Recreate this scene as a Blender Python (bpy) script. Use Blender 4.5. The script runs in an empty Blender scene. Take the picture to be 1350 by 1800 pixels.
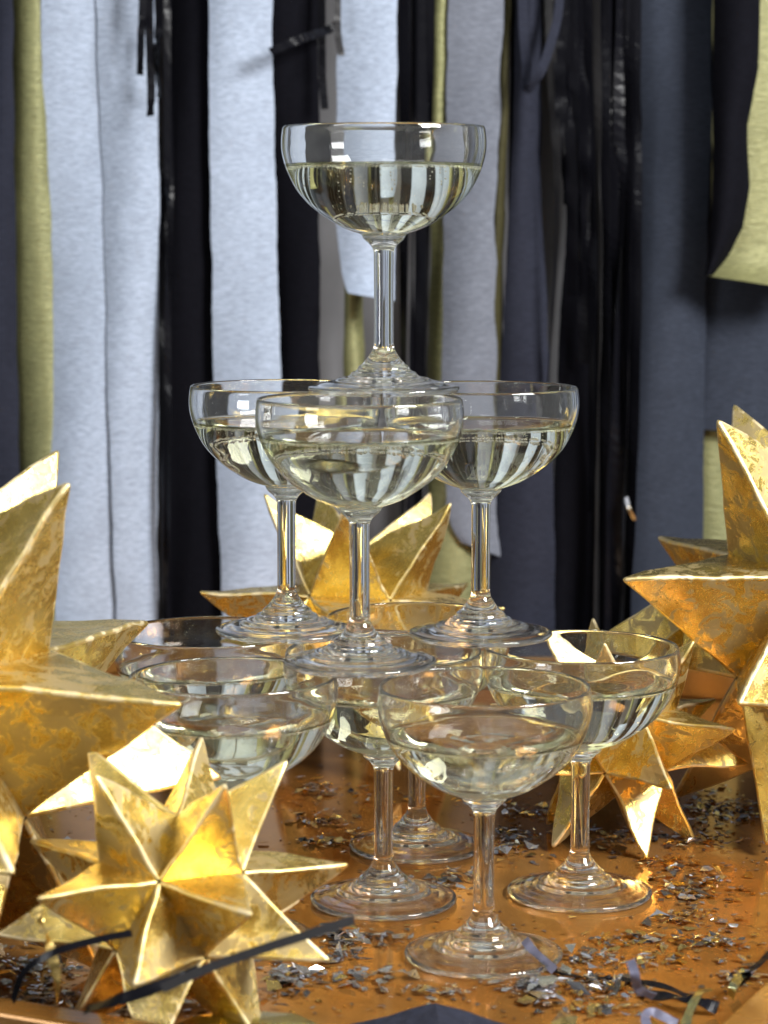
import bpy, bmesh, math, random, itertools
import numpy as np
from mathutils import Vector, Matrix, Quaternion, noise

random.seed(7)
RNG = np.random.default_rng(7)
S = bpy.context.scene
COL = S.collection

# ------------------------------------------------------------------ camera, world, light
CAM_F, CAM_H, CAM_P, CAM_Y = 4264.5, 0.3262, 0.118508, -1.3703      # focal length in photo pixels, height, pitch, position
cd = bpy.data.cameras.new('camera'); cam = bpy.data.objects.new('camera', cd); COL.objects.link(cam)
cam.location = (0, CAM_Y, CAM_H); cam.rotation_euler = (math.pi/2 - CAM_P, 0, 0)
cd.sensor_fit = 'VERTICAL'; cd.sensor_height = 36; cd.lens = 36*CAM_F/1800
cd.clip_start = 0.05; cd.clip_end = 20
cd.dof.use_dof = True; cd.dof.focus_distance = 1.19; cd.dof.aperture_fstop = 12.5
S.camera = cam

w = bpy.data.worlds.new('World'); S.world = w; w.use_nodes = True
bg = w.node_tree.nodes['Background']
bg.inputs['Color'].default_value = (0.97, 0.985, 1.0, 1); bg.inputs['Strength'].default_value = 0.22

def area(name, loc, target, sx, sy, power, color=(1, 1, 1)):
    l = bpy.data.lights.new(name, 'AREA'); l.shape = 'RECTANGLE'; l.size = sx; l.size_y = sy
    l.energy = power; l.color = color
    o = bpy.data.objects.new(name, l); COL.objects.link(o)
    o.location = loc
    o.rotation_euler = (Vector(target) - Vector(loc)).to_track_quat('-Z', 'Y').to_euler()
    return o
area('softbox', (0.90, -0.83, 0.93), (0, -0.15, 0.15), 0.50, 0.42, 48, (1.0, 0.995, 0.985))
area('side_softbox', (-1.05, -1.06, 0.24), (0, -0.2, 0.22), 0.34, 0.24, 5.0, (0.97, 0.98, 1.0))
area('overhead_bounce', (-0.40, -1.05, 1.35), (0, -0.2, 0.1), 1.3, 1.0, 6.5, (0.97, 0.985, 1.0))

S.view_settings.view_transform = 'Standard'; S.view_settings.look = 'None'
S.view_settings.exposure = 0; S.view_settings.gamma = 1
S.render.engine = 'CYCLES'
cy = S.cycles
cy.use_denoising = True
cy.max_bounces = 32; cy.transmission_bounces = 28; cy.glossy_bounces = 10; cy.diffuse_bounces = 4
cy.transparent_max_bounces = 16
cy.caustics_reflective = True; cy.caustics_refractive = True
cy.blur_glossy = 0.6; cy.sample_clamp_indirect = 12

# ------------------------------------------------------------------ helpers
def ray(px, py):
    a = (px-675)/CAM_F; b = -(py-900)/CAM_F
    cp, sp = math.cos(CAM_P), math.sin(CAM_P)
    return Vector((a, cp + b*sp, -sp + b*cp))
def at_y(px, py, y):
    d = ray(px, py); t = (y-CAM_Y)/d.y
    return Vector((0, CAM_Y, CAM_H)) + d*t
def at_z(px, py, z):
    d = ray(px, py); t = (z-CAM_H)/d.z
    return Vector((0, CAM_Y, CAM_H)) + d*t

def link(name, mesh, parent=None):
    o = bpy.data.objects.new(name, mesh); COL.objects.link(o)
    if parent: o.parent = parent
    return o
def empty(name, loc, rz=0):
    o = bpy.data.objects.new(name, None); COL.objects.link(o); o.empty_display_size = 0.01
    o.location = loc; o.rotation_euler = (0, 0, rz); return o
def tag(o, label=None, cat=None, group=None, kind=None):
    if label: o['label'] = label
    if cat: o['category'] = cat
    if group: o['group'] = group
    if kind: o['kind'] = kind
    return o
def mesh_from(name, verts, faces, mats, smooth=True, midx=None):
    me = bpy.data.meshes.new(name)
    me.from_pydata([tuple(v) for v in verts], [], faces)
    for m in mats: me.materials.append(m)
    if smooth: me.polygons.foreach_set('use_smooth', [True]*len(me.polygons))
    if midx is not None: me.polygons.foreach_set('material_index', midx)
    me.update(); return me

class N:                                                            # small node-graph helper
    def __init__(s, name):
        s.m = bpy.data.materials.new(name); s.m.use_nodes = True; s.t = s.m.node_tree
        s.t.nodes.clear(); s.out = s.t.nodes.new('ShaderNodeOutputMaterial')
    def n(s, kind, **kw):
        x = s.t.nodes.new('ShaderNode'+kind)
        for k, v in kw.items():
            if k in x.inputs.keys(): s.set(x, k, v)
            else: setattr(x, k, v)
        return x
    def set(s, node, key, v):
        i = node.inputs[key]
        if isinstance(v, bpy.types.NodeSocket): s.t.links.new(v, i)
        else:
            if isinstance(v, tuple) and len(v) == 3 and i.type == 'RGBA': v = (*v, 1)
            i.default_value = v
    def coords(s, scale=(1, 1, 1), rnd=True):
        tc = s.n('TexCoord'); mp = s.n('Mapping'); s.set(mp, 'Vector', tc.outputs['Object']); s.set(mp, 'Scale', scale)
        if rnd:
            oi = s.n('ObjectInfo'); mu = s.n('Math', operation='MULTIPLY'); s.t.links.new(oi.outputs['Random'], mu.inputs[0]); mu.inputs[1].default_value = 37.0
            s.set(mp, 'Location', mu.outputs[0])
        return mp.outputs['Vector']
    def noise(s, vec, scale, detail=4, rough=0.5, dist=0):
        x = s.n('TexNoise', Scale=scale, Detail=float(detail), Roughness=rough, Distortion=dist); s.set(x, 'Vector', vec); return x.outputs['Fac']
    def ramp(s, fac, stops):
        x = s.n('ValToRGB'); s.set(x, 'Fac', fac); e = x.color_ramp.elements
        while len(e) < len(stops): e.new(0.5)
        for k, (p, c) in zip(e, stops):
            k.position = p; k.color = (c, c, c, 1) if not isinstance(c, tuple) else (*c, 1)
        return x.outputs['Color']
    def mix(s, fac, a, b):
        x = s.n('Mix', data_type='RGBA'); 
        s._in(x.inputs[0], fac); s._in(x.inputs[6], a); s._in(x.inputs[7], b); return x.outputs[2]
    def mul(s, a, b, op='MULTIPLY'):
        x = s.n('Math', operation=op); s._in(x.inputs[0], a); s._in(x.inputs[1], b); return x.outputs[0]
    def _in(s, i, v):
        if isinstance(v, bpy.types.NodeSocket): s.t.links.new(v, i)
        else: i.default_value = (*v, 1) if isinstance(v, tuple) and i.type == 'RGBA' else v
    def bump(s, h, strength=0.3, dist=0.001, normal=None):
        x = s.n('Bump', Strength=strength, Distance=dist); s.set(x, 'Height', h)
        if normal: s.set(x, 'Normal', normal)
        return x.outputs['Normal']
    def bsdf(s, **kw):
        x = s.n('BsdfPrincipled')
        for k, v in kw.items(): s.set(x, k.replace('_', ' '), v)
        s.t.links.new(x.outputs[0], s.out.inputs['Surface']); return s.m

# ------------------------------------------------------------------ materials
def m_glass():
    a = N('clear_glass'); g = a.n('BsdfGlass', Color=(0.997, 1.0, 0.998), Roughness=0.0, IOR=1.5)
    v = a.coords(); a.set(g, 'Normal', a.bump(a.noise(v, 55, 2, 0.5), 0.12, 0.0006))
    # whitish haze mixed in to lighten the dark rims, patchy like fingermarks: a few per cent of the surface scatters instead of refracting
    df = a.n('BsdfDiffuse', Color=(0.9, 0.92, 0.92)); tr = a.n('BsdfTranslucent', Color=(0.9, 0.92, 0.92)); m1 = a.n('MixShader'); m2 = a.n('MixShader')
    sm = a.ramp(a.noise(v, 70, 6, 0.7, 0.8), [(0.42, 0.0), (0.75, 1.0)])
    m1.inputs[0].default_value = 0.5; a.t.links.new(df.outputs[0], m1.inputs[1]); a.t.links.new(tr.outputs[0], m1.inputs[2])
    a.t.links.new(a.mul(a.mul(sm, 0.016), 0.003, 'ADD'), m2.inputs[0]); a.t.links.new(g.outputs[0], m2.inputs[1]); a.t.links.new(m1.outputs[0], m2.inputs[2])
    a.t.links.new(m2.outputs[0], a.out.inputs[0]); return a.m
def m_liquid(name, ior, col):
    a = N(name); rf = a.n('BsdfRefraction', Color=col, Roughness=0.0, IOR=ior)   # only light that passes through is tinted
    gl = a.n('BsdfAnisotropic', Color=(1, 1, 1), Roughness=0.0); fr = a.n('Fresnel', IOR=ior); mx = a.n('MixShader')
    for o, i in ((fr.outputs[0], 0), (rf.outputs[0], 1), (gl.outputs[0], 2)): a.t.links.new(o, mx.inputs[i])
    a.t.links.new(mx.outputs[0], a.out.inputs[0]); return a.m
GLASS = m_glass()
LIQ_TOP = m_liquid('champagne_surface', 1.342, (0.99, 0.992, 0.93))
LIQ_SIDE = m_liquid('champagne_against_glass', 1.342/1.5, (0.985, 0.99, 0.91))
BUBBLE = m_liquid('bubble_air', 1/1.342, (1, 1, 1))
def _foam(m):                                                       # froth: part of the light scatters
    t = m.node_tree; o = t.nodes['Material Output']; src = o.inputs[0].links[0].from_socket
    d = t.nodes.new('ShaderNodeBsdfDiffuse'); d.inputs[0].default_value = (0.95, 0.95, 0.9, 1); x = t.nodes.new('ShaderNodeMixShader'); x.inputs[0].default_value = 0.3
    t.links.new(src, x.inputs[1]); t.links.new(d.outputs[0], x.inputs[2]); t.links.new(x.outputs[0], o.inputs[0])
_foam(BUBBLE)

def m_gold(name, ridge=False):
    a = N(name); v = a.coords()
    big = a.noise(v, 17, 3, 0.5)
    leaf = a.noise(v, 85, 12, 0.74, 0.8)
    fine = a.noise(v, 520, 5, 0.7)
    gate = a.ramp(big, [(0.44, 0.0), (0.72, 1.0)])
    lev = a.mul(leaf, a.mul(gate, 0.14), 'ADD')
    worn = a.ramp(lev, [(0.555, 0.0), (0.585, 1.0)])               # leaf rubbed away in ragged patches
    crack = a.ramp(a.noise(v, 190, 9, 0.78, 1.6), [(0.575, 0.0), (0.62, 1.0)])
    tone = a.ramp(a.noise(v, 34, 6, 0.65), [(0.30, (0.58, 0.39, 0.085)), (0.50, (0.82, 0.605, 0.17)), (0.72, (0.93, 0.77, 0.36))])
    c = a.mix(worn, tone, (0.45, 0.345, 0.16))
    c = a.mix(a.mul(crack, 0.36), c, (0.24, 0.14, 0.05))
    if ridge: c = a.mix(a.ramp(leaf, [(0.40, 0.0), (0.62, 0.9)]), c, (0.90, 0.76, 0.47))
    r = a.mul(a.mul(worn, 0.17), 0.185 if not ridge else 0.30, 'ADD')
    r = a.mul(a.mul(fine, 0.14), r, 'ADD')
    r = a.mul(a.mul(crack, 0.08), r, 'ADD')
    h = a.mul(a.mul(a.noise(v, 24, 2, 0.5), 2.4), a.mul(fine, 0.13), 'ADD')
    h = a.mul(h, a.mul(leaf, 0.45), 'ADD')
    h = a.mul(h, a.mul(worn, -0.06), 'ADD')
    nb = a.bump(h, 0.6, 0.0016)
    return a.bsdf(Base_Color=c, Metallic=a.mul(a.mul(worn, -0.35), 0.95, 'ADD'), Roughness=r, Normal=nb)
GOLD = m_gold('gold_leaf'); GOLD_RIDGE = m_gold('rubbed_gold_ridge', True)

def m_crepe(name, col, rough=0.85, sheen=0.0, metal=0.0, depth=0.30, spec=0.12):
    a = N(name); v = a.coords((1, 1, 1))
    vs = a.coords((170, 170, 900))
    lines = a.noise(vs, 1.0, 4, 0.6, 0.3)
    vs2 = a.coords((60, 60, 520)); lines2 = a.noise(vs2, 1.0, 3, 0.6, 0.4)
    speck = a.noise(v, 900, 3, 0.7)
    d = tuple(x*0.68 for x in col); l = tuple(min(1, x*1.18) for x in col)
    blot = a.noise(v, 38, 4, 0.6)
    c = a.mix(a.ramp(lines, [(0.34, 0.0), (0.66, 1.0)]), d, l)
    c = a.mix(a.mul(a.ramp(speck, [(0.3, 0.0), (0.7, 1.0)]), 0.35), c, l)
    c = a.mix(a.mul(a.ramp(blot, [(0.42, 0.0), (0.68, 1.0)]), 0.30), c, d)
    h = a.mul(a.mul(lines, 1.0), a.mul(lines2, 1.3), 'ADD')
    nb = a.bump(h, depth, 0.0007)
    return a.bsdf(Base_Color=c, Roughness=rough, Metallic=metal, Normal=nb, **{'Specular IOR Level': spec})
PALE = m_crepe('pale_blue_grey_crepe', (0.345, 0.40, 0.50), depth=0.42)
PALE2 = m_crepe('light_grey_crepe', (0.145, 0.157, 0.19), depth=0.42)
SLATE = m_crepe('slate_crepe', (0.030, 0.036, 0.052))
SLATE2 = m_crepe('dark_slate_crepe', (0.019, 0.021, 0.033))
BLACKP = m_crepe('black_crepe', (0.0042, 0.0042, 0.0065), 0.9, spec=0.06)
OLIVE = m_crepe('olive_gold_crepe', (0.21, 0.21, 0.095), 0.42, metal=0.35, depth=0.9, spec=0.4)
GOLDCREPE = m_crepe('pale_gold_crepe', (0.255, 0.25, 0.115), 0.42, metal=0.35, depth=1.2, spec=0.4)

def m_foil(name, col, rough, metal=1.0, spec=0.5):
    a = N(name); v = a.coords()
    nb = a.bump(a.noise(v, 160, 3, 0.6), 0.35, 0.001)
    return a.bsdf(Base_Color=col, Metallic=metal, Roughness=rough, Normal=nb, **{'Specular IOR Level': spec})
BLACKFOIL = m_foil('black_foil', (0.005, 0.005, 0.007), 0.24, 0.0, 0.12)
GREYFOIL = m_foil('charcoal_foil', (0.022, 0.021, 0.022), 0.38, 0.1)
SILVER = m_foil('silver_foil', (0.74, 0.75, 0.80), 0.22)
GREENFOIL = m_foil('greenish_gold_foil', (0.55, 0.57, 0.33), 0.24)
GOLDFOIL = m_foil('gold_foil', (0.85, 0.62, 0.22), 0.22)
DARKFLAKE = m_foil('dark_flake', (0.19, 0.185, 0.19), 0.22, 0.9)
GREYFLAKE = m_foil('grey_flake', (0.53, 0.53, 0.55), 0.25, 0.9)
LILAC = m_foil('lilac_grey_foil', (0.11, 0.11, 0.16), 0.5, 0.2)

def m_tray(name, dark=0.86, metal=0.6):
    a = N(name); v = a.coords(rnd=False); vg = a.coords((3, 60, 60), rnd=False)
    grain = a.noise(vg, 1.0, 6, 0.6, 0.8)
    blot = a.noise(v, 9, 4, 0.6)
    c1 = a.ramp(blot, [(0.30, (0.33*dark, 0.128*dark, 0.021*dark)), (0.55, (0.49*dark, 0.226*dark, 0.053*dark)), (0.75, (0.60*dark, 0.335*dark, 0.105*dark))])
    c = a.mix(a.mul(a.ramp(grain, [(0.35, 0.0), (0.7, 1.0)]), 0.30), c1, (0.22*dark, 0.085*dark, 0.014*dark))
    vs = a.coords((40, 400, 1), rnd=False)
    scr = a.ramp(a.noise(vs, 1.0, 3, 0.7), [(0.62, 0.0), (0.70, 1.0)])
    dust = a.ramp(a.noise(v, 700, 3, 0.7), [(0.62, 0.0), (0.72, 1.0)])
    c = a.mix(a.mul(dust, 0.25), c, (0.5, 0.38, 0.25))
    r = a.mul(a.mul(a.noise(v, 30, 5, 0.65), 0.14), 0.045, 'ADD')
    r = a.mul(r, a.mul(scr, 0.12), 'ADD')
    h = a.mul(a.noise(v, 14, 2, 0.5), a.mul(a.noise(v, 260, 3, 0.6), 0.03), 'ADD')
    nb = a.bump(h, 0.14, 0.002)
    return a.bsdf(Base_Color=c, Roughness=r, Normal=nb, Metallic=metal, **{'Specular IOR Level': 0.4, 'Specular Tint': (1.0, 0.75, 0.5, 1.0)})
TRAY = m_tray('copper_lacquer'); TRAYRIM = m_tray('lacquered_rim', 0.40, 0.2)
def m_plain(name, c, rough, spec=0.4, sc=40):
    a = N(name); v = a.coords(rnd=False); f = a.noise(v, sc, 6, 0.65)
    col = a.mix(f, tuple(x*0.75 for x in c), tuple(x*1.25 for x in c))
    return a.bsdf(Base_Color=col, Roughness=rough, Normal=a.bump(f, 0.2, 0.001), **{'Specular IOR Level': spec})
TABLE = m_plain('dark_table', (0.035, 0.029, 0.018), 0.45)
WALL = m_plain('grey_wall', (0.22, 0.22, 0.23), 0.8, 0.2, 15)

# ------------------------------------------------------------------ the setting
def box_mesh(name, lo, hi, mat, bevel=0.0):
    bm = bmesh.new(); bmesh.ops.create_cube(bm, size=1)
    for v in bm.verts: v.co = Vector([lo[i] + (v.co[i]+0.5)*(hi[i]-lo[i]) for i in range(3)])
    if bevel: bmesh.ops.bevel(bm, geom=bm.edges[:], offset=bevel, segments=3, affect='EDGES', profile=0.5)
    me = bpy.data.meshes.new(name); bm.to_mesh(me); bm.free(); me.materials.append(mat)
    for p in me.polygons: p.use_smooth = False
    return me
tag(link('tabletop', box_mesh('tabletop', (-0.9, -0.95, -0.05), (0.9, 0.455, -0.013), TABLE)), kind='structure')
tag(link('backdrop_wall', box_mesh('backdrop_wall', (-0.9, 0.46, -0.6), (0.9, 0.50, 1.5), WALL)), kind='structure')

# tray: local x along the front rim, local y along the right rim
TA = math.radians(-26)
corner = Vector((0.088, -0.552, 0))                                  # inner near corner (front rim meets right rim)
tray = tag(empty('tray', corner, TA), 'copper brown lacquered tray with a raised rim under the glass tower', 'tray')
W_, D_, RW, RH = 0.66, 0.80, 0.016, 0.021
link('tray_floor', box_mesh('tray_floor', (-W_-RW, -RW, -0.012), (RW, D_+RW, 0.0), TRAY), tray)
fr = [((-W_-RW, -RW), (RW, 0)), ((-W_-RW, D_), (RW, D_+RW)), ((0, 0.0003), (RW, D_-0.0003)), ((-W_-RW, 0.0003), (-W_, D_-0.0003))]
for (a0, b0), (a1, b1) in fr:
    link('rim', box_mesh('rim', (a0, b0, 0.0005), (a1, b1, RH), TRAYRIM, 0.002), tray)

# ------------------------------------------------------------------ coupe glasses
def spline(pts, n=5):
    P = [np.array(p, float) for p in pts]; out = []
    for i in range(len(P)-1):
        p0 = P[i-1] if i > 0 else 2*P[0]-P[1]; p1, p2 = P[i], P[i+1]; p3 = P[i+2] if i+2 < len(P) else 2*P[-1]-P[-2]
        d1 = max(np.linalg.norm(p2-p1), 1e-6)**0.5; d0 = max(np.linalg.norm(p1-p0), 1e-6)**0.5; d2 = max(np.linalg.norm(p3-p2), 1e-6)**0.5
        t0, t1, t2, t3 = 0, d0, d0+d1, d0+d1+d2
        for k in range(n):
            t = t1 + (t2-t1)*k/n
            A1 = (t1-t)/(t1-t0)*p0+(t-t0)/(t1-t0)*p1; A2 = (t2-t)/(t2-t1)*p1+(t-t1)/(t2-t1)*p2; A3 = (t3-t)/(t3-t2)*p2+(t-t2)/(t3-t2)*p3
            B1 = (t2-t)/(t2-t0)*A1+(t-t0)/(t2-t0)*A2; B2 = (t3-t)/(t3-t1)*A2+(t-t1)/(t3-t1)*A3
            out.append((t2-t)/(t2-t1)*B1+(t-t1)/(t2-t1)*B2)
    out.append(P[-1]); return out
SEG = 112
def lathe(name, prof, mats, midx_fn=None):
    """prof: (r,z) in mm ordered so that the outside lies to the right when walking up the outer wall"""
    verts, faces, ring, mi = [], [], [], []
    for r, z in prof:
        if r < 1e-6:
            ring.append([len(verts)]); verts.append((0, 0, z*1e-3))
        else:
            s = len(verts); ring.append(list(range(s, s+SEG)))
            for k in range(SEG):
                a = 2*math.pi*k/SEG; verts.append((r*1e-3*math.cos(a), r*1e-3*math.sin(a), z*1e-3))
    for i in range(len(ring)-1):
        A, B = ring[i], ring[i+1]; m = midx_fn(i) if midx_fn else 0
        for k in range(SEG):
            k2 = (k+1) % SEG
            if len(A) == 1: f = (A[0], B[k2], B[k])
            elif len(B) == 1: f = (A[k], A[k2], B[0])
            else: f = (A[k], A[k2], B[k2], B[k])
            faces.append(f); mi.append(m)
    return mesh_from(name, verts, faces, mats, True, mi)
FOOT = spline([(0, 5.6), (5, 5.3), (10, 4.5), (14, 3.6), (19, 2.9), (24, 2.0), (28, 1.1), (31.5, 0.2), (33.4, 0.0), (34.8, 0.5), (35.45, 1.6), (35.2, 2.6), (34.2, 3.0), (31, 3.7), (27, 4.9), (25.2, 5.3), (23, 5.8), (20.5, 6.9), (18.6, 7.1), (16.6, 7.7),
               (15.6, 8.5), (15.0, 9.4), (13.4, 10.0), (12.4, 10.9), (11.8, 12.1), (10.2, 13.3), (8.7, 14.9), (7.2, 16.8), (6.0, 18.6), (5.2, 20.2), (4.75, 22), (4.62, 24), (4.6, 26)], 6)
STEM = [(4.6, 26), (4.58, 30), (4.55, 36), (4.55, 46), (4.6, 54), (4.65, 60), (4.68, 63)]
OUTER = spline([(4.68, 63), (4.72, 65), (4.95, 66.4), (5.6, 67.7), (6.9, 69.2), (8.7, 70.8), (9.8, 72.0), (10.2, 73.1), (11.4, 74.0), (13.4, 74.6), (17, 75.9), (21.3, 77.9), (27.5, 81.8), (33.8, 86.5),
                (40.2, 93.6), (44.2, 101), (46.4, 107), (47.5, 112.5), (47.6, 117), (47.1, 121.5), (46.75, 122.9), (46.3, 123.4), (45.8, 123.1), (45.7, 122.3)], 4)
INNER = spline([(45.7, 122.3), (46.2, 117.5), (46.2, 112.5), (45.1, 107), (42.9, 101.4), (38.9, 94.6), (32.5, 88.0), (26.2, 83.7), (19.5, 80.5), (12, 78.7), (5, 78.1), (0, 78.0)], 6)
def split_inner(level):
    up = [p for p in INNER if p[1] > level+1.5]; dn = [p for p in INNER if p[1] < level+1.1]
    a, b = up[-1], dn[0]; t = (a[1]-(level+1.3))/(a[1]-b[1]); m = a + (b-a)*t
    return up+[m], [m]+dn
foot_me = lathe('foot', FOOT, [GLASS]); stem_me = lathe('stem', STEM, [GLASS])
def bubbles_mesh(level, seed):
    r = random.Random(seed); bm = bmesh.new()
    rw = min(INNER, key=lambda p: abs(p[1]-level+0.5))[0]
    sites = []
    for k in range(420):
        a = 2*math.pi*(k+r.uniform(-0.4, 0.4))/420; rad = r.uniform(0.22, 0.52); q = rw-1.0-rad-abs(r.gauss(0, 0.7)); sites.append((q*math.cos(a), q*math.sin(a), level-rad-0.1, rad))
    for k in range(1):                                              # rising bubble trains and a loose cluster under the surface
        a = r.uniform(0, 6.28); q = r.uniform(0.05, 0.5)*rw; z = r.uniform(82, 90)
        while z < level-1.5:
            sites.append((q*math.cos(a)+r.uniform(-.3, .3), q*math.sin(a)+r.uniform(-.3, .3), z, r.uniform(0.14, 0.36))); z += r.uniform(1.0, 3.2)
    for k in range(24):
        a = r.uniform(0, 6.28); q = math.sqrt(r.random())*0.8*rw; rad = r.uniform(0.18, 0.42); sites.append((q*math.cos(a), q*math.sin(a), level-rad-0.1-abs(r.gauss(0, 0.5)), rad))
    for x, y, z, rad in sites:
        bmesh.ops.create_icosphere(bm, subdivisions=1, radius=rad*1e-3, matrix=Matrix.Translation((x*1e-3, y*1e-3, z*1e-3)))
    me = bpy.data.meshes.new('bubbles'); bm.to_mesh(me); bm.free(); me.materials.append(BUBBLE)
    me.polygons.foreach_set('use_smooth', [True]*len(me.polygons)); return me
_cache = {}
def glass_meshes(level):
    if level not in _cache:
        up, dn = split_inner(level)
        bowl = lathe('bowl', OUTER + up[1:], [GLASS])
        m = dn[0]; low = dn[::-1]                                  # centre bottom -> wall
        top = [(m[0]-0.25, level+0.85), (m[0]-0.7, level+0.42), (m[0]-1.4, level+0.15), (m[0]-2.4, level+0.03), (m[0]-4, level), (m[0]*0.6, level), (m[0]*0.3, level), (0, level)]
        nl = len(low)-1
        liq = lathe('champagne', list(low)+top, [LIQ_SIDE, LIQ_TOP], lambda i: 0 if i < nl else 1)
        _cache[level] = (bowl, liq, bubbles_mesh(level, int(level*10)))
    return _cache[level]
H = 0.1236
GL = [  # x, y, tier, liquid level, label
    (-0.0001, -0.2330, 2, 105.0, 'single coupe of pale champagne crowning the very top of the glass tower'),
    (-0.0112, -0.2677, 1, 105.8, 'middle tier coupe nearest the viewer, overlapping the other two of its tier'),
    (-0.0483, -0.1785, 1, 105.0, 'middle tier coupe on the left, its bowl against the pale blue streamer'),
    (0.0475, -0.1900, 1, 105.0, 'middle tier coupe on the right, its bowl against the dark streamers'),
    (0.0445, -0.3157, 0, 100.8, 'frontmost bottom tier coupe standing clear on the tray, with lower champagne'),
    (-0.0002, -0.2265, 0, 104.6, 'bottom tier coupe in the middle, just behind and left of the frontmost coupe'),
    (0.0956, -0.2140, 0, 105.8, 'bottom tier coupe on the right, in front of the small gold star'),
    (0.0172, -0.1249, 0, 105.0, 'rearmost bottom tier coupe, its foot showing between two stems'),
    (-0.0684, -0.2905, 0, 104.0, 'bottom tier coupe at front left, its stem hidden by the small gold star'),
    (-0.0879, -0.1723, 0, 105.0, 'bottom tier coupe at rear left, half hidden behind the big gold star'),
]
for i, (x, y, tier, lev, lab) in enumerate(GL):
    g = tag(empty('coupe_glass', (x, y, 0.0002 + tier*H), i*0.7), lab, 'glass', 'champagne coupes stacked in a tower')
    b, l, bu = glass_meshes(lev)
    link('foot', foot_me, g); link('stem', stem_me, g); link('bowl', b, g)
    link('champagne', l, g)
    tag(link('bubbles', bu, g), kind='stuff')

# ------------------------------------------------------------------ gold stars (twenty three-sided spikes each)
PH = (1+5**0.5)/2
ic = []
for a in (-1, 1):
    for b in (-PH, PH): ic += [(0, a, b), (a, b, 0), (b, 0, a)]
ic = np.array(ic, float); ic /= np.linalg.norm(ic[0])
FS = [f for f in itertools.combinations(range(12), 3) if all(abs(np.linalg.norm(ic[i]-ic[j])-1.0515) < 0.01 for i, j in itertools.combinations(f, 2))]
def frame(f):
    c = ic[list(f)].sum(0); z = c/np.linalg.norm(c)
    x = ic[f[0]] - z*(ic[f[0]]@z); x /= np.linalg.norm(x); y = np.cross(z, x)
    return np.stack([x, y, z], 1)
def spike_mesh(r, q, bev, seed):
    F0 = frame(FS[0]); base = [F0.T @ ic[i] * r for i in FS[0]]; tip = np.array([0, 0, r*q + bev*1.7])
    if np.cross(base[1]-base[0], base[2]-base[0])[2] < 0: base = [base[0], base[2], base[1]]
    bm = bmesh.new(); B = [bm.verts.new(p) for p in base]; T = bm.verts.new(tip)
    for k in range(3): bm.faces.new((B[k], B[(k+1) % 3], T))
    bm.faces.new((B[2], B[1], B[0]))
    ridges = [e for e in bm.edges if T in e.verts]
    bmesh.ops.bevel(bm, geom=ridges + [T], offset=bev, segments=3, affect='EDGES', profile=0.5, material=1)
    bm.normal_update()
    kill = [f for f in bm.faces if f.normal.z < -0.9]
    bmesh.ops.delete(bm, geom=kill, context='FACES_ONLY')
    bmesh.ops.subdivide_edges(bm, edges=[e for e in bm.edges if e.calc_length() > r*0.5], cuts=5, use_grid_fill=True)
    bmesh.ops.triangulate(bm, faces=[f for f in bm.faces if len(f.verts) > 4])
    for v in bm.verts:                                              # hand-made unevenness
        k = max(0.0, min(1.0, (v.co.z - r*0.8)/(r*0.2)))
        d = noise.noise_vector(v.co*45 + Vector((seed, 0, 0)))*0.0017*k
        v.co += d
    me = bpy.data.meshes.new('spike'); bm.to_mesh(me); bm.free()
    me.materials.append(GOLD); me.materials.append(GOLD_RIDGE)
    for p in me.polygons: p.use_smooth = p.material_index == 1
    return me
STARS = [
    ([[-0.53167, 0.17873, -0.82788], [-0.0626, -0.9831, -0.17203], [-0.84464, -0.03964, 0.53387]], (-206.12, -356.29, 113.9), 72.05, 1.958, 'large gold paper star at left edge towering over the small gold star'),
    ([[-0.85535, -0.48596, -0.17948], [-0.14978, -0.09967, 0.98368], [-0.49592, 0.86828, 0.01247]], (-84.04, -419.34, 56.32), 35.49, 2.013, 'small gold star at front left lying before the bottom left coupe'),
    ([[-0.09901, 0.0097, -0.99504], [0.85657, -0.5081, -0.09018], [-0.50645, -0.86125, 0.042]], (245.02, -76.6, 114.07), 69.19, 1.969, 'large gold leaf star at right edge against the dark slate streamer'),
    ([[-0.3942, -0.59628, 0.69933], [0.31863, -0.80242, -0.50457], [0.86202, 0.02392, 0.50631]], (124.29, -109.43, 57.19), 34.04, 2.066, 'small gold star behind the right bottom coupe beneath the large star'),
    ([[-0.77318, 0.43934, -0.45735], [0.37807, -0.25968, -0.88861], [-0.50916, -0.85997, 0.03468]], (-15.44, 67.34, 86.74), 46.79, 2.096, 'gold star seen between the stems at the back of the tower'),
]
for si, (R, C, r, q, lab) in enumerate(STARS):
    R = np.array(R); Cv = Vector(C)*1e-3
    st = tag(empty('gold_star', (Cv.x, Cv.y, 0.0)), lab, 'star', 'faceted gold stars round the glasses')
    me = spike_mesh(r*1e-3, q, 0.0017 if r < 50 else 0.0024, si*7.3)
    for f in FS:
        o = link('spike', me, st)
        M = Matrix((R @ frame(f)).tolist()).to_4x4(); M.translation = (0, 0, Cv.z)
        o.matrix_local = M

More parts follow.
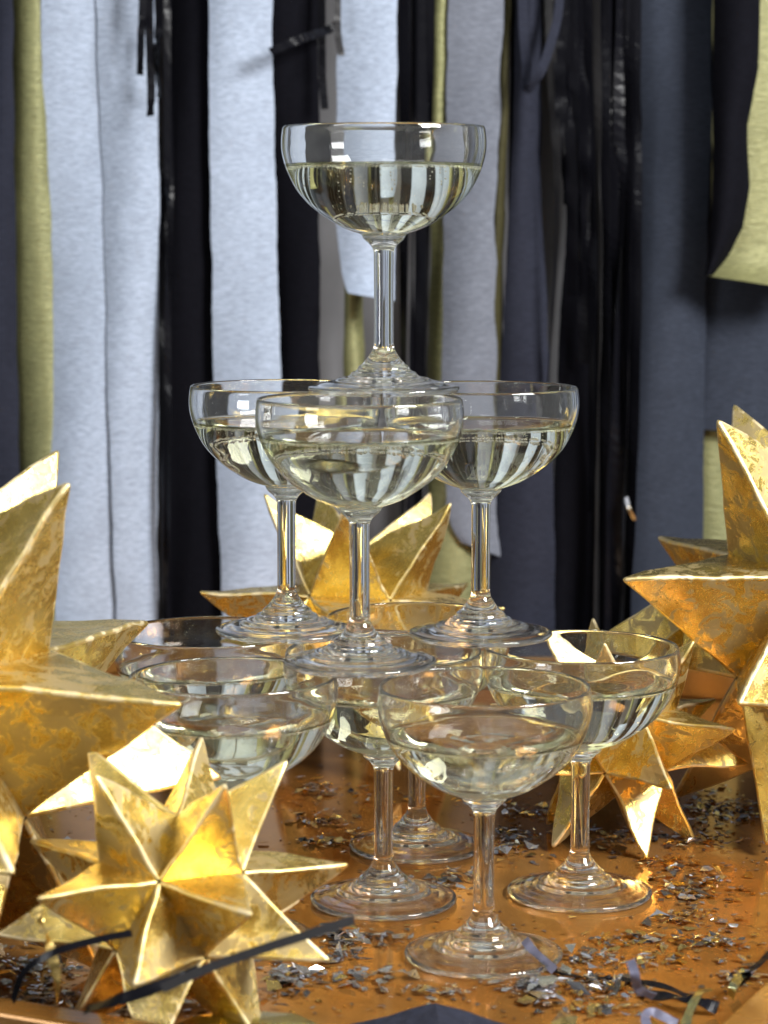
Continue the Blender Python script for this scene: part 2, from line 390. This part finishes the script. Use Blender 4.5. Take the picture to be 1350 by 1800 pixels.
# ------------------------------------------------------------------ hanging streamers
def interp(rows, y):
    ys = [r[0] for r in rows]
    return [float(np.interp(y, ys, [r[k] for r in rows])) for k in range(1, len(rows[0]))]
def streamer(label, rows, Y, mat, name='crepe_streamer', cat='streamer', group='crepe paper streamers hanging behind the tower', wave=0.006, bow=0.005, seed=0, tilt=0.0, cut=0.0, nx=9, jag=0.65, roll=0.0):
    """rows: (photo height, left edge, right edge) of the hanging strip on the sheet at depth Y"""
    y0, y1 = rows[0][0], rows[-1][0]; ny = max(12, int((y1-y0)/14)); verts, faces = [], []
    for j in range(ny+1):
        y = y0+(y1-y0)*j/ny; xl, xr = interp(rows, y)
        jl = (noise.noise((y*0.012, seed*3.1, 0))*5 + noise.noise((y*0.09, seed*3.1, 4))*1.6)*jag
        jr = (noise.noise((y*0.012, seed*3.1, 9))*5 + noise.noise((y*0.09, seed*3.1, 7))*1.6)*jag
        for i in range(nx+1):
            u = i/nx; x = (xl+jl)*(1-u)+(xr+jr)*u
            d = wave*math.sin(y*0.006+seed*1.7+u*2.2) - bow*(1-(2*u-1)**2) + tilt*(u-0.5)
            yy = y + (cut*(u-0.5) if j == ny else 0)
            k = max(0, (y-(y1-60))/60)
            p = at_y(x, yy, Y+d - roll*k*k)
            verts.append(p)
    for j in range(ny):
        for i in range(nx):
            a = j*(nx+1)+i; faces.append((a, a+nx+1, a+nx+2, a+1))
    c = sum(verts, Vector())/len(verts)
    o = link(name, mesh_from(name, [v-c for v in verts], faces, [mat]))
    o.location = c
    return tag(o, label, cat, group)
B0, B1 = -1800, 1260
Y = 0.40
streamer('near black crepe streamer at the far left edge', [(B0, -40, 20), (0, -38, 22), (600, -30, 30), (B1, -20, 44)], Y-0.006, SLATE2, seed=1)
streamer('olive gold crepe streamer, second from the left edge', [(B0, 16, 82), (0, 19, 82), (600, 28, 95), (B1, 44, 112)], Y+0.004, OLIVE, seed=2, bow=0.007, wave=0.003, tilt=-0.006)
streamer('pale blue streamer beside the olive one, overlapped along its right side', [(B0, 68, 190), (0, 72, 190), (500, 80, 200), (1000, 96, 210), (B1, 102, 215)], Y, PALE, seed=3)
streamer('pale blue streamer overlapping its neighbour, right edge against black', [(B0, 162, 272), (0, 168, 272), (250, 180, 280), (700, 190, 277), (1080, 204, 276), (B1, 208, 276)], Y-0.003, PALE, seed=4, tilt=0.004)
streamer('broad black crepe streamer between the two pale blue ones', [(B0, 296, 378), (0, 298, 378), (600, 300, 385), (B1, 296, 402)], Y+0.008, BLACKP, seed=5)
streamer('pale blue streamer with a foil strip shadow, just left of the top coupe', [(B0, 366, 478), (0, 367, 479), (400, 371, 486), (700, 376, 496), (900, 384, 500), (1080, 392, 500), (B1, 396, 500)], Y-0.006, PALE, seed=6)
streamer('black crepe streamer behind the left side of top coupe', [(B0, 470, 560), (0, 474, 560), (600, 488, 562), (B1, 494, 570)], Y+0.006, BLACKP, seed=7)
streamer('pale blue streamer cut off short behind the stem of top coupe', [(B0, 592, 698), (0, 594, 698), (200, 592, 696), (400, 590, 696), (480, 600, 694), (522, 612, 692)], Y-0.010, PALE, seed=8, cut=14, roll=0.014)
streamer('olive streamer glimpsed under the short pale blue one', [(B0, 606, 640), (400, 606, 640), (B1, 602, 636)], Y+0.012, OLIVE, seed=9, bow=0.008)
streamer('narrow olive gold streamer to the right of top coupe stem', [(B0, 760, 806), (0, 762, 804), (400, 758, 790), (700, 750, 786), (1000, 752, 850), (B1, 752, 850)], Y+0.004, OLIVE, seed=10, bow=0.006)
streamer('light grey streamer with a torn end beside the right coupe stem', [(B0, 786, 890), (0, 788, 886), (400, 780, 870), (700, 776, 872), (900, 786, 872), (940, 800, 876), (968, 820, 880)], Y-0.008, PALE2, seed=11, jag=1.0, cut=22)
streamer('thin dark olive streamer edge right of the light grey one', [(B0, 868, 900), (0, 870, 898), (500, 862, 884), (B1, 858, 880)], Y+0.006, m_crepe('dark_olive_crepe', (0.05, 0.045, 0.02), 0.6), seed=12)
streamer('dark slate blue streamer hanging right behind the right coupe', [(B0, 908, 956), (0, 908, 955), (300, 898, 950), (650, 880, 966), (900, 862, 974), (B1, 858, 978)], Y+0.002, SLATE2, seed=13, bow=0.008)
streamer('broad black streamer right of the dark slate blue one', [(B0, 1000, 1098), (300, 1000, 1090), (600, 982, 1074), (900, 972, 1072), (B1, 970, 1075)], Y+0.010, BLACKP, seed=14)
streamer('wide slate blue streamer above the left tip of the right star', [(B0, 1124, 1252), (0, 1124, 1250), (200, 1128, 1250), (500, 1118, 1242), (700, 1112, 1238), (900, 1104, 1236), (B1, 1096, 1230)], Y-0.004, SLATE, seed=15, bow=0.010)
streamer('black streamer with a curved right edge in front of pale gold paper', [(B0, 1262, 1346), (0, 1254, 1336), (120, 1253, 1334), (220, 1253, 1314), (330, 1252, 1318), (400, 1250, 1306), (450, 1246, 1282), (484, 1240, 1254)], Y-0.050, BLACKP, seed=16, jag=0.3, bow=0.010)
streamer('pale gold crepe streamer with a rolled end at upper right edge', [(B0, 1250, 1420), (0, 1252, 1420), (400, 1252, 1420), (470, 1248, 1420), (498, 1244, 1420)], Y-0.030, GOLDCREPE, seed=17, cut=26, roll=0.022, bow=0.012)
streamer('slate streamer under the rolled pale gold one at right edge', [(B0, 1238, 1420), (480, 1236, 1420), (600, 1234, 1420), (760, 1237, 1420)], Y+0.004, SLATE, seed=18, cut=10)
streamer('olive streamer end showing behind the right star top', [(640, 1240, 1300), (700, 1238, 1300), (B1, 1232, 1305)], Y+0.014, OLIVE, seed=19)

# the curtain goes on beyond both edges of the photograph
ev, ef, em = [], [], []
r_ = random.Random(11)
for side in (-1, 1):
    x = 0.285 if side > 0 else 0.29
    while x < 0.85:
        wd = r_.uniform(0.035, 0.05); yy = Y + r_.uniform(-0.012, 0.012); m = r_.choice([0, 0, 1, 2, 3]); b = len(ev)
        for j in range(31):
            z = -0.05 + 1.35*j/30
            for i in range(5):
                u = i/4; ev.append((side*(x+wd*u), yy + 0.004*math.sin(z*14+x*90+u*2) - 0.005*(1-(2*u-1)**2), z))
        for j in range(30):
            for i in range(4):
                q = b+j*5+i; ef.append((q, q+1, q+6, q+5)); em.append(m)
        x += wd*r_.uniform(0.75, 1.1)
tag(link('backdrop_curtain', mesh_from('backdrop_curtain', ev, ef, [PALE, SLATE, BLACKP, OLIVE], True, em)), kind='structure')
# black foil fringe strands
ORD = ['first', 'second', 'third', 'fourth', 'fifth', 'sixth', 'seventh', 'eighth', 'ninth', 'tenth', 'eleventh', 'twelfth']
def ribbon(name, label, pts, width, mat, cat, group=None, twist=0.0, seed=0, n=40, up=None, t0=0.0, thick=0.00012):
    """pts: world points of the strand's centre line"""
    P = [np.array(p, float) for p in pts]; C_ = []
    L = np.concatenate([[0], np.cumsum([np.linalg.norm(P[i+1]-P[i]) for i in range(len(P)-1)])])
    pts3 = spline(P, max(2, n//max(1, len(P)-1)))
    nn = len(pts3); verts, faces = [], []
    for k, p in enumerate(pts3):
        t = np.array(pts3[min(k+1, nn-1)])-np.array(pts3[max(k-1, 0)]); t = Vector(t).normalized()
        s = Vector(up) if up else Vector((0, -1, 0))
        side = t.cross(s)
        if side.length < 1e-4: side = Vector((1, 0, 0))
        side.normalize()
        ang = t0 + twist*k/nn + 0.5*noise.noise((k*0.13, seed*2.7, 1.0))*(1 if twist else 0)
        side = Quaternion(t, ang) @ side; nrm = t.cross(side)
        c = Vector(p)
        for q in (-0.5, 0.5): verts.append(c + side*width*q + nrm*thick)
        for q in (0.5, -0.5): verts.append(c + side*width*q - nrm*thick)
    for k in range(nn-1):
        a, b = 4*k, 4*(k+1)
        for i in range(4): faces.append((a+i, a+(i+1) % 4, b+(i+1) % 4, b+i))
    faces.append((0, 3, 2, 1)); e = 4*(nn-1); faces.append((e, e+1, e+2, e+3))
    c = sum(verts, Vector())/len(verts)
    o = link(name, mesh_from(name, [v-c for v in verts], faces, [mat], False)); o.location = c
    return tag(o, label, cat, group)
FG = 'black foil fringe strands among the streamers'
def strand(label, rows, w, Y, twist=0.0, seed=0, mat=None, t0=0.0):
    pts = [at_y(x, y, Y+dy) for x, y, dy in rows]
    return ribbon('foil_strand', label, pts, w, mat or BLACKFOIL, 'foil strand', FG, twist, seed, 90, None, t0)
mm = 0.001
strand('black foil strand left of the broad black streamer, cut end at its tip', [(262, -1800, 0), (262, 0, 0), (264, 100, 0), (266, 160, -0.004), (264, 204, -0.010)], 6*mm, Y-0.026, 0.3, 1)
strand('short black foil strand bent forward over the second pale blue streamer', [(252, -1800, 0), (251, 0, 0), (248, 60, -0.004), (247, 100, -0.012), (246, 132, -0.008)], 5.5*mm, Y-0.030, 0.5, 2)
strand('black foil strand catching a white glint at upper left', [(278, -1800, 0), (279, 40, 0), (275, 100, -0.008), (280, 172, 0.0)], 6*mm, Y-0.022, 1.2, 3)
for k, (x0, x1, w, lb) in enumerate([(286, 288, 7, 'leftmost'), (297, 292, 6, 'middle'), (292, 297, 5, 'rightmost')]):
    strand(lb + ' of three long black foil strands in the gap left of the broad black streamer', [(x0, -1800, 0), (x0+2, 200, 0.003), ((x0+x1)/2, 600, -0.003), (x1, 1240, 0)], w*mm, Y-0.004-k*0.003, 5.0+k*2, 4+k)
strand('stray black foil strip sticking out sideways over the pale blue streamer', [(596, 40, 0.01), (578, 52, 0), (530, 68, -0.022), (475, 91, -0.034)], 6.2*mm, Y-0.012, 0.2, 8)
strand('charcoal foil strip hanging beside the short pale blue streamer', [(592, -1800, 0), (593, 0, 0), (594, 60, -0.003), (600, 98, -0.006)], 5.0*mm, Y-0.020, 0.1, 9, GREYFOIL)
strand('black foil strip with square end left above the top coupe rim', [(566, -1800, 0), (566, 60, 0), (567, 140, -0.002), (571, 192, -0.006)], 5.5*mm, Y-0.004, 0.2, 10)
for k, (x0, x1, w, tw, lb) in enumerate([(712, 708, 9, 1.5, 'leftmost'), (728, 722, 6, 3.5, 'second from left'), (744, 736, 10, 1.0, 'third from left'), (756, 748, 7, 2.0, 'rightmost')]):
    strand(lb + ' of four glossy black foil strands behind the right side of top coupe', [(x0, -1800, 0), (x0, 100, 0), ((x0+x1)/2, 400, -0.004), (x1, 800, 0.002), (x1-4, 1240, 0)], w*mm, Y+0.002-k*0.002, tw, 12+k)
strand('dark foil strand folded into a loop at upper centre right', [(918, -1800, 0), (920, 40, 0), (926, 120, -0.006), (925, 158, -0.016), (948, 130, -0.026), (970, 70, -0.02), (984, 0, -0.012), (990, -1800, -0.01)], 7*mm, Y-0.014, 0.5, 17, SLATE2)
strand('wide charcoal foil strand left of the fringe bundle', [(900, -1800, 0), (904, 100, 0), (898, 400, 0), (880, 900, 0), (874, 1240, 0)], 6*mm, Y+0.010, 1.0, 18)
for k, (x0, xm, x1, w, yend, tw) in enumerate([(968, 980, 962, 6, 700, 1.6), (984, 986, 1000, 7, 360, 0.8), (996, 1004, 1006, 8, 520, 0.9), (1006, 1012, 1018, 7, 460, 1.3), (1018, 1026, 1030, 9, 640, 0.7), (1030, 1040, 1038, 8, 900, 1.4), (1044, 1052, 1046, 9, 1240, 2.2), (1058, 1064, 1056, 9, 1240, 1.5), (1078, 1078, 1068, 8, 1240, 7.0), (1092, 1086, 1078, 8, 1240, 8.0), (1102, 1100, 1090, 9, 1240, 2.0), (1114, 1116, 1098, 8, 1240, 1.2)]):
    strand(ORD[k] + ' glossy black foil strand from the left in the fringe bundle at centre right', [(x0, -1800, 0), (x0, 60, 0), (xm, yend*0.5, -0.006), (x1, yend, 0.002)], w*1.35*mm, Y-0.010-0.002*(k % 4), tw, 20+k, BLACKFOIL if k % 6 else GREYFOIL)
strand('tiny curved silver foil sliver shining against the slate streamer', [(1101, 874, 0), (1106, 894, -0.003), (1116, 914, -0.002)], 2.6*mm, Y-0.03, 0.0, 40, SILVER, 0.3)

# ------------------------------------------------------------------ foil strips lying at the front of the tray
LG = 'loose foil strips at the front of the tray'
def loose(label, pts, w, mat, twist=0.3, seed=0, up=(0, 0, 1), t0=0.0):
    return ribbon('foil_strip', label, pts, w, mat, 'foil strip', LG, twist, seed, 40, up, t0)
loose('dark foil strip slanting up across the small front star, tip near a glass foot', [at_y(285, 1738, -0.515), at_y(370, 1700, -0.512), at_y(450, 1672, -0.510), at_y(540, 1643, -0.508), at_y(622, 1617, -0.505)], 3.5*mm, GREYFOIL, 0.0, 1, (0, -1, 0.2))
loose('thick dark foil strip twisting down to the front rim under the small star', [at_y(350, 1706, -0.505), at_y(300, 1726, -0.510), at_y(225, 1752, -0.512), at_y(150, 1775, -0.50)], 4.6*mm, BLACKFOIL, 1.0, 2, (0, -1, 0.2))
loose('dark foil strip crossing in front of the large star base at lower left', [at_y(232, 1640, -0.478), at_y(180, 1650, -0.482), at_y(100, 1672, -0.485), at_y(45, 1705, -0.480), at_y(22, 1760, -0.47)], 2.8*mm, BLACKFOIL, 0.5, 3, (0, -1, 0.2))
loose('crinkled gold foil strand dangling at lower left', [at_y(64, 1596, -0.472), at_y(76, 1630, -0.476), at_y(88, 1668, -0.474), at_y(98, 1710, -0.476), at_y(100, 1765, -0.47)], 4*mm, GOLDFOIL, 5.0, 4, (0, -1, 0.2))
loose('lilac grey foil strip end standing up at the foot of the frontmost coupe', [at_z(922, 1652, 0.010), at_z(940, 1675, 0.006), at_z(975, 1706, 0.0015)], 4.2*mm, LILAC, 0.2, 5, (0, -1, 0.3))
loose('long thin dark foil strip winding along the tray front right', [at_z(970, 1704, 0.0012), at_z(1010, 1715, 0.001), at_z(1100, 1722, 0.002), at_z(1170, 1735, 0.004), at_z(1225, 1758, 0.002)], 3.4*mm, BLACKFOIL, 0.4, 6)
loose('lilac grey foil curl standing on the dark strip at front right', [at_y(1108, 1688, -0.43), at_y(1116, 1712, -0.434), at_y(1122, 1738, -0.432), at_y(1150, 1752, -0.430)], 3.8*mm, LILAC, 0.5, 7, (0, -1, 0.1))
loose('broad black foil strip at front right below the lilac curl', [at_z(1128, 1744, 0.002), at_z(1170, 1752, 0.004), at_z(1215, 1756, 0.006), at_z(1262, 1772, 0.003)], 6*mm, BLACKFOIL, 0.5, 8)
loose('olive green foil strip bent over the black one at front right', [at_z(1245, 1738, 0.010), at_z(1225, 1752, 0.012), at_z(1208, 1790, 0.006), at_z(1200, 1830, 0.004)], 4.6*mm, GREENFOIL, 0.2, 9)
loose('lilac grey foil curl at the bottom edge of the tray front', [at_z(1190, 1800, 0.006), at_z(1150, 1780, 0.010), at_z(1135, 1795, 0.012), at_z(1150, 1830, 0.006)], 3.8*mm, LILAC, 0.4, 10, (0, -1, 0.5))
loose('pale silver foil scrap with a bright tip against the right rim', [at_z(1310, 1708, 0.010), at_z(1296, 1722, 0.012), at_z(1288, 1738, 0.011), at_z(1284, 1752, 0.006)], 4*mm, GREENFOIL, 1.0, 11, (0, -1, 0.4))
loose('black foil strip lying along the right rim', [at_z(1400, 1640, 0.014), at_z(1350, 1680, 0.016), at_z(1318, 1708, 0.012), at_z(1290, 1730, 0.004)], 5*mm, BLACKFOIL, 0.6, 12)
# dark folded crepe paper at the very front
def folded(label, outline, fold, mat):
    """two paper leaves meeting along a raised fold line (world points)"""
    (a, b), (l0, l1), (r0, r1) = fold, outline[0], outline[1]
    verts, faces = [], []; n = 8
    for e0, e1 in ((l0, l1), (r0, r1)):
        s = len(verts)
        for j in range(n+1):
            for i in range(n+1):
                p = (a.lerp(b, j/n)).lerp(e0.lerp(e1, j/n), i/n)
                p = p + Vector((0, 0, 0.0008*noise.noise(p*120)))
                verts.append(p)
        for j in range(n):
            for i in range(n):
                q = s+j*(n+1)+i; faces.append((q, q+1, q+n+2, q+n+1))
    c = sum(verts, Vector())/len(verts)
    o = link('folded_paper', mesh_from('folded_paper', [v-c for v in verts], faces, [mat], False)); o.location = c
    return tag(o, label, 'paper')
folded('folded dark slate crepe paper piece at the bottom edge in front', ((at_z(600, 1806, 0.002), at_z(560, 1900, 0.002)), (at_z(930, 1812, 0.002), at_z(980, 1900, 0.002))), (at_z(765, 1763, 0.010), at_z(790, 1900, 0.014)), SLATE2)
def scrap(label, px, mat, z=0.006, seed=0):
    r = random.Random(seed); P = [at_z(x, y, z + r.uniform(0, 0.006)) for x, y in px]
    c = sum(P, Vector())/len(P); n = len(P)
    mid = c + Vector((0, 0, 0.002)); verts = [p-c for p in P]+[mid-c]
    faces = [(i, (i+1) % n, n) for i in range(n)]
    o = link('foil_scrap', mesh_from('foil_scrap', verts, faces, [mat], False)); o.location = c
    return tag(o, label, 'foil scrap', 'large foil scraps at the front rim')
scrap('pale green foil scrap at the bottom edge below the small star', [(310, 1800), (345, 1785), (440, 1776), (520, 1782), (560, 1800), (500, 1830), (380, 1830)], GREENFOIL, 0.008, 3)
scrap('bright gold foil scrap at the bottom edge right of the folded paper', [(968, 1798), (985, 1776), (1016, 1786), (1010, 1806), (980, 1812)], GOLDFOIL, 0.006, 4)

# ------------------------------------------------------------------ shredded foil confetti
cv, cf, cm = [], [], []
def flake(c, size, mi, tilt):
    n = RNG.integers(4, 7); az = RNG.uniform(0, 6.28); e = RNG.uniform(0.3, 0.8)
    q = Quaternion((math.cos(az*1.7), math.sin(az*1.7), 0), RNG.normal()*tilt) @ Quaternion((0, 0, 1), az)
    b = len(cv); curl = RNG.normal()*0.25
    pts = []
    for k in range(n):
        a = 2*math.pi*k/n + RNG.uniform(-0.45, 0.45); r = size*RNG.uniform(0.55, 1.1)
        x, y = r*math.cos(a), r*math.sin(a)*e
        pts.append(q @ Vector((x, y, curl*x*x/size)))
    lo = min(p.z for p in pts)
    for p in pts: cv.append(c + p + Vector((0, 0, -lo if c.z - (-lo) < 0.0004 else 0)) )
    cf.append(tuple(range(b, b+n))); cm.append(mi)
CL = [(1215, 1562, 70, 34, 150, 0), (1100, 1480, 90, 18, 110, 0), (1250, 1425, 110, 36, 230, 0), (1240, 1480, 80, 14, 70, 1), (560, 1442, 45, 9, 60, 0), (560, 1482, 55, 8, 60, 0), (565, 1392, 45, 16, 50, 0),
      (730, 1560, 55, 15, 100, 0), (790, 1548, 45, 18, 80, 0), (900, 1472, 50, 14, 100, 0), (930, 1428, 70, 10, 70, 1), (860, 1405, 60, 12, 50, 1), (590, 1645, 45, 12, 60, 2), (600, 1682, 45, 12, 50, 2), (510, 1718, 45, 26, 110, 2),
      (940, 1738, 65, 20, 130, 2), (1060, 1735, 70, 18, 110, 0), (1035, 1688, 60, 14, 70, 2), (1110, 1655, 70, 12, 60, 1), (1220, 1618, 80, 20, 80, 0), (1260, 1655, 70, 16, 70, 0), (1150, 1690, 70, 18, 60, 1),
      (60, 1705, 70, 26, 120, 2), (110, 1755, 90, 18, 110, 2), (230, 1768, 70, 14, 70, 2), (640, 1470, 40, 10, 40, 0), (400, 1760, 90, 14, 60, 2), (1300, 1720, 40, 20, 50, 2), (1040, 1775, 90, 16, 80, 1), (130, 1490, 40, 10, 30, 2), (700, 1400, 60, 20, 40, 1), (1180, 1520, 60, 10, 50, 1), (640, 1655, 80, 14, 70, 2), (640, 1720, 90, 18, 70, 2), (760, 1745, 60, 12, 40, 2), (880, 1500, 60, 16, 50, 0), (480, 1375, 40, 14, 30, 0)]
def pick(kind):
    u = RNG.random()
    return {0: (0 if u < 0.32 else 1 if u < 0.56 else 2 if u < 0.76 else 3), 1: (0 if u < 0.25 else 1 if u < 0.42 else 2 if u < 0.85 else 3), 2: (1 if u < 0.35 else 0 if u < 0.55 else 3 if u < 0.92 else 2)}[kind]
def blocked(p):
    return any(t == 0 and math.hypot(p.x-x, p.y-y) < 0.036 for x, y, t, _, _ in GL)
for x, y, sx, sy, n, kind in CL:
    for k in range(n):
        p = at_z(x+RNG.normal()*sx*0.55, y+RNG.normal()*sy*0.55, 0.0)
        if blocked(p): continue
        p.z = 0.0005 + abs(RNG.normal())*0.0010
        flake(p, RNG.uniform(0.0009, 0.0044) if RNG.random() < 0.9 else RNG.uniform(0.004, 0.0066), pick(kind), 0.25)
for k in range(1500):
    p = at_z(RNG.uniform(-60, 1420), RNG.uniform(1330, 1800), 0.0)
    if blocked(p): continue
    p.z = 0.0004; flake(p, RNG.uniform(0.0006, 0.0026), pick(int(RNG.integers(0, 3))), 0.10)
tl = tray.matrix_basis.inverted()
keep = []
for f, m in zip(cf, cm):
    c = tl @ cv[f[0]]
    if -W_+0.006 < c.x < -0.006 and 0.006 < c.y < D_-0.006: keep.append((f, m))
cme = mesh_from('foil_confetti', cv, [f for f, _ in keep], [DARKFLAKE, GREYFLAKE, GOLDFOIL, SILVER], False, [m for _, m in keep])
tag(link('foil_confetti', cme), 'shredded black, silver and gold foil confetti strewn over the tray', 'confetti', None, 'stuff')
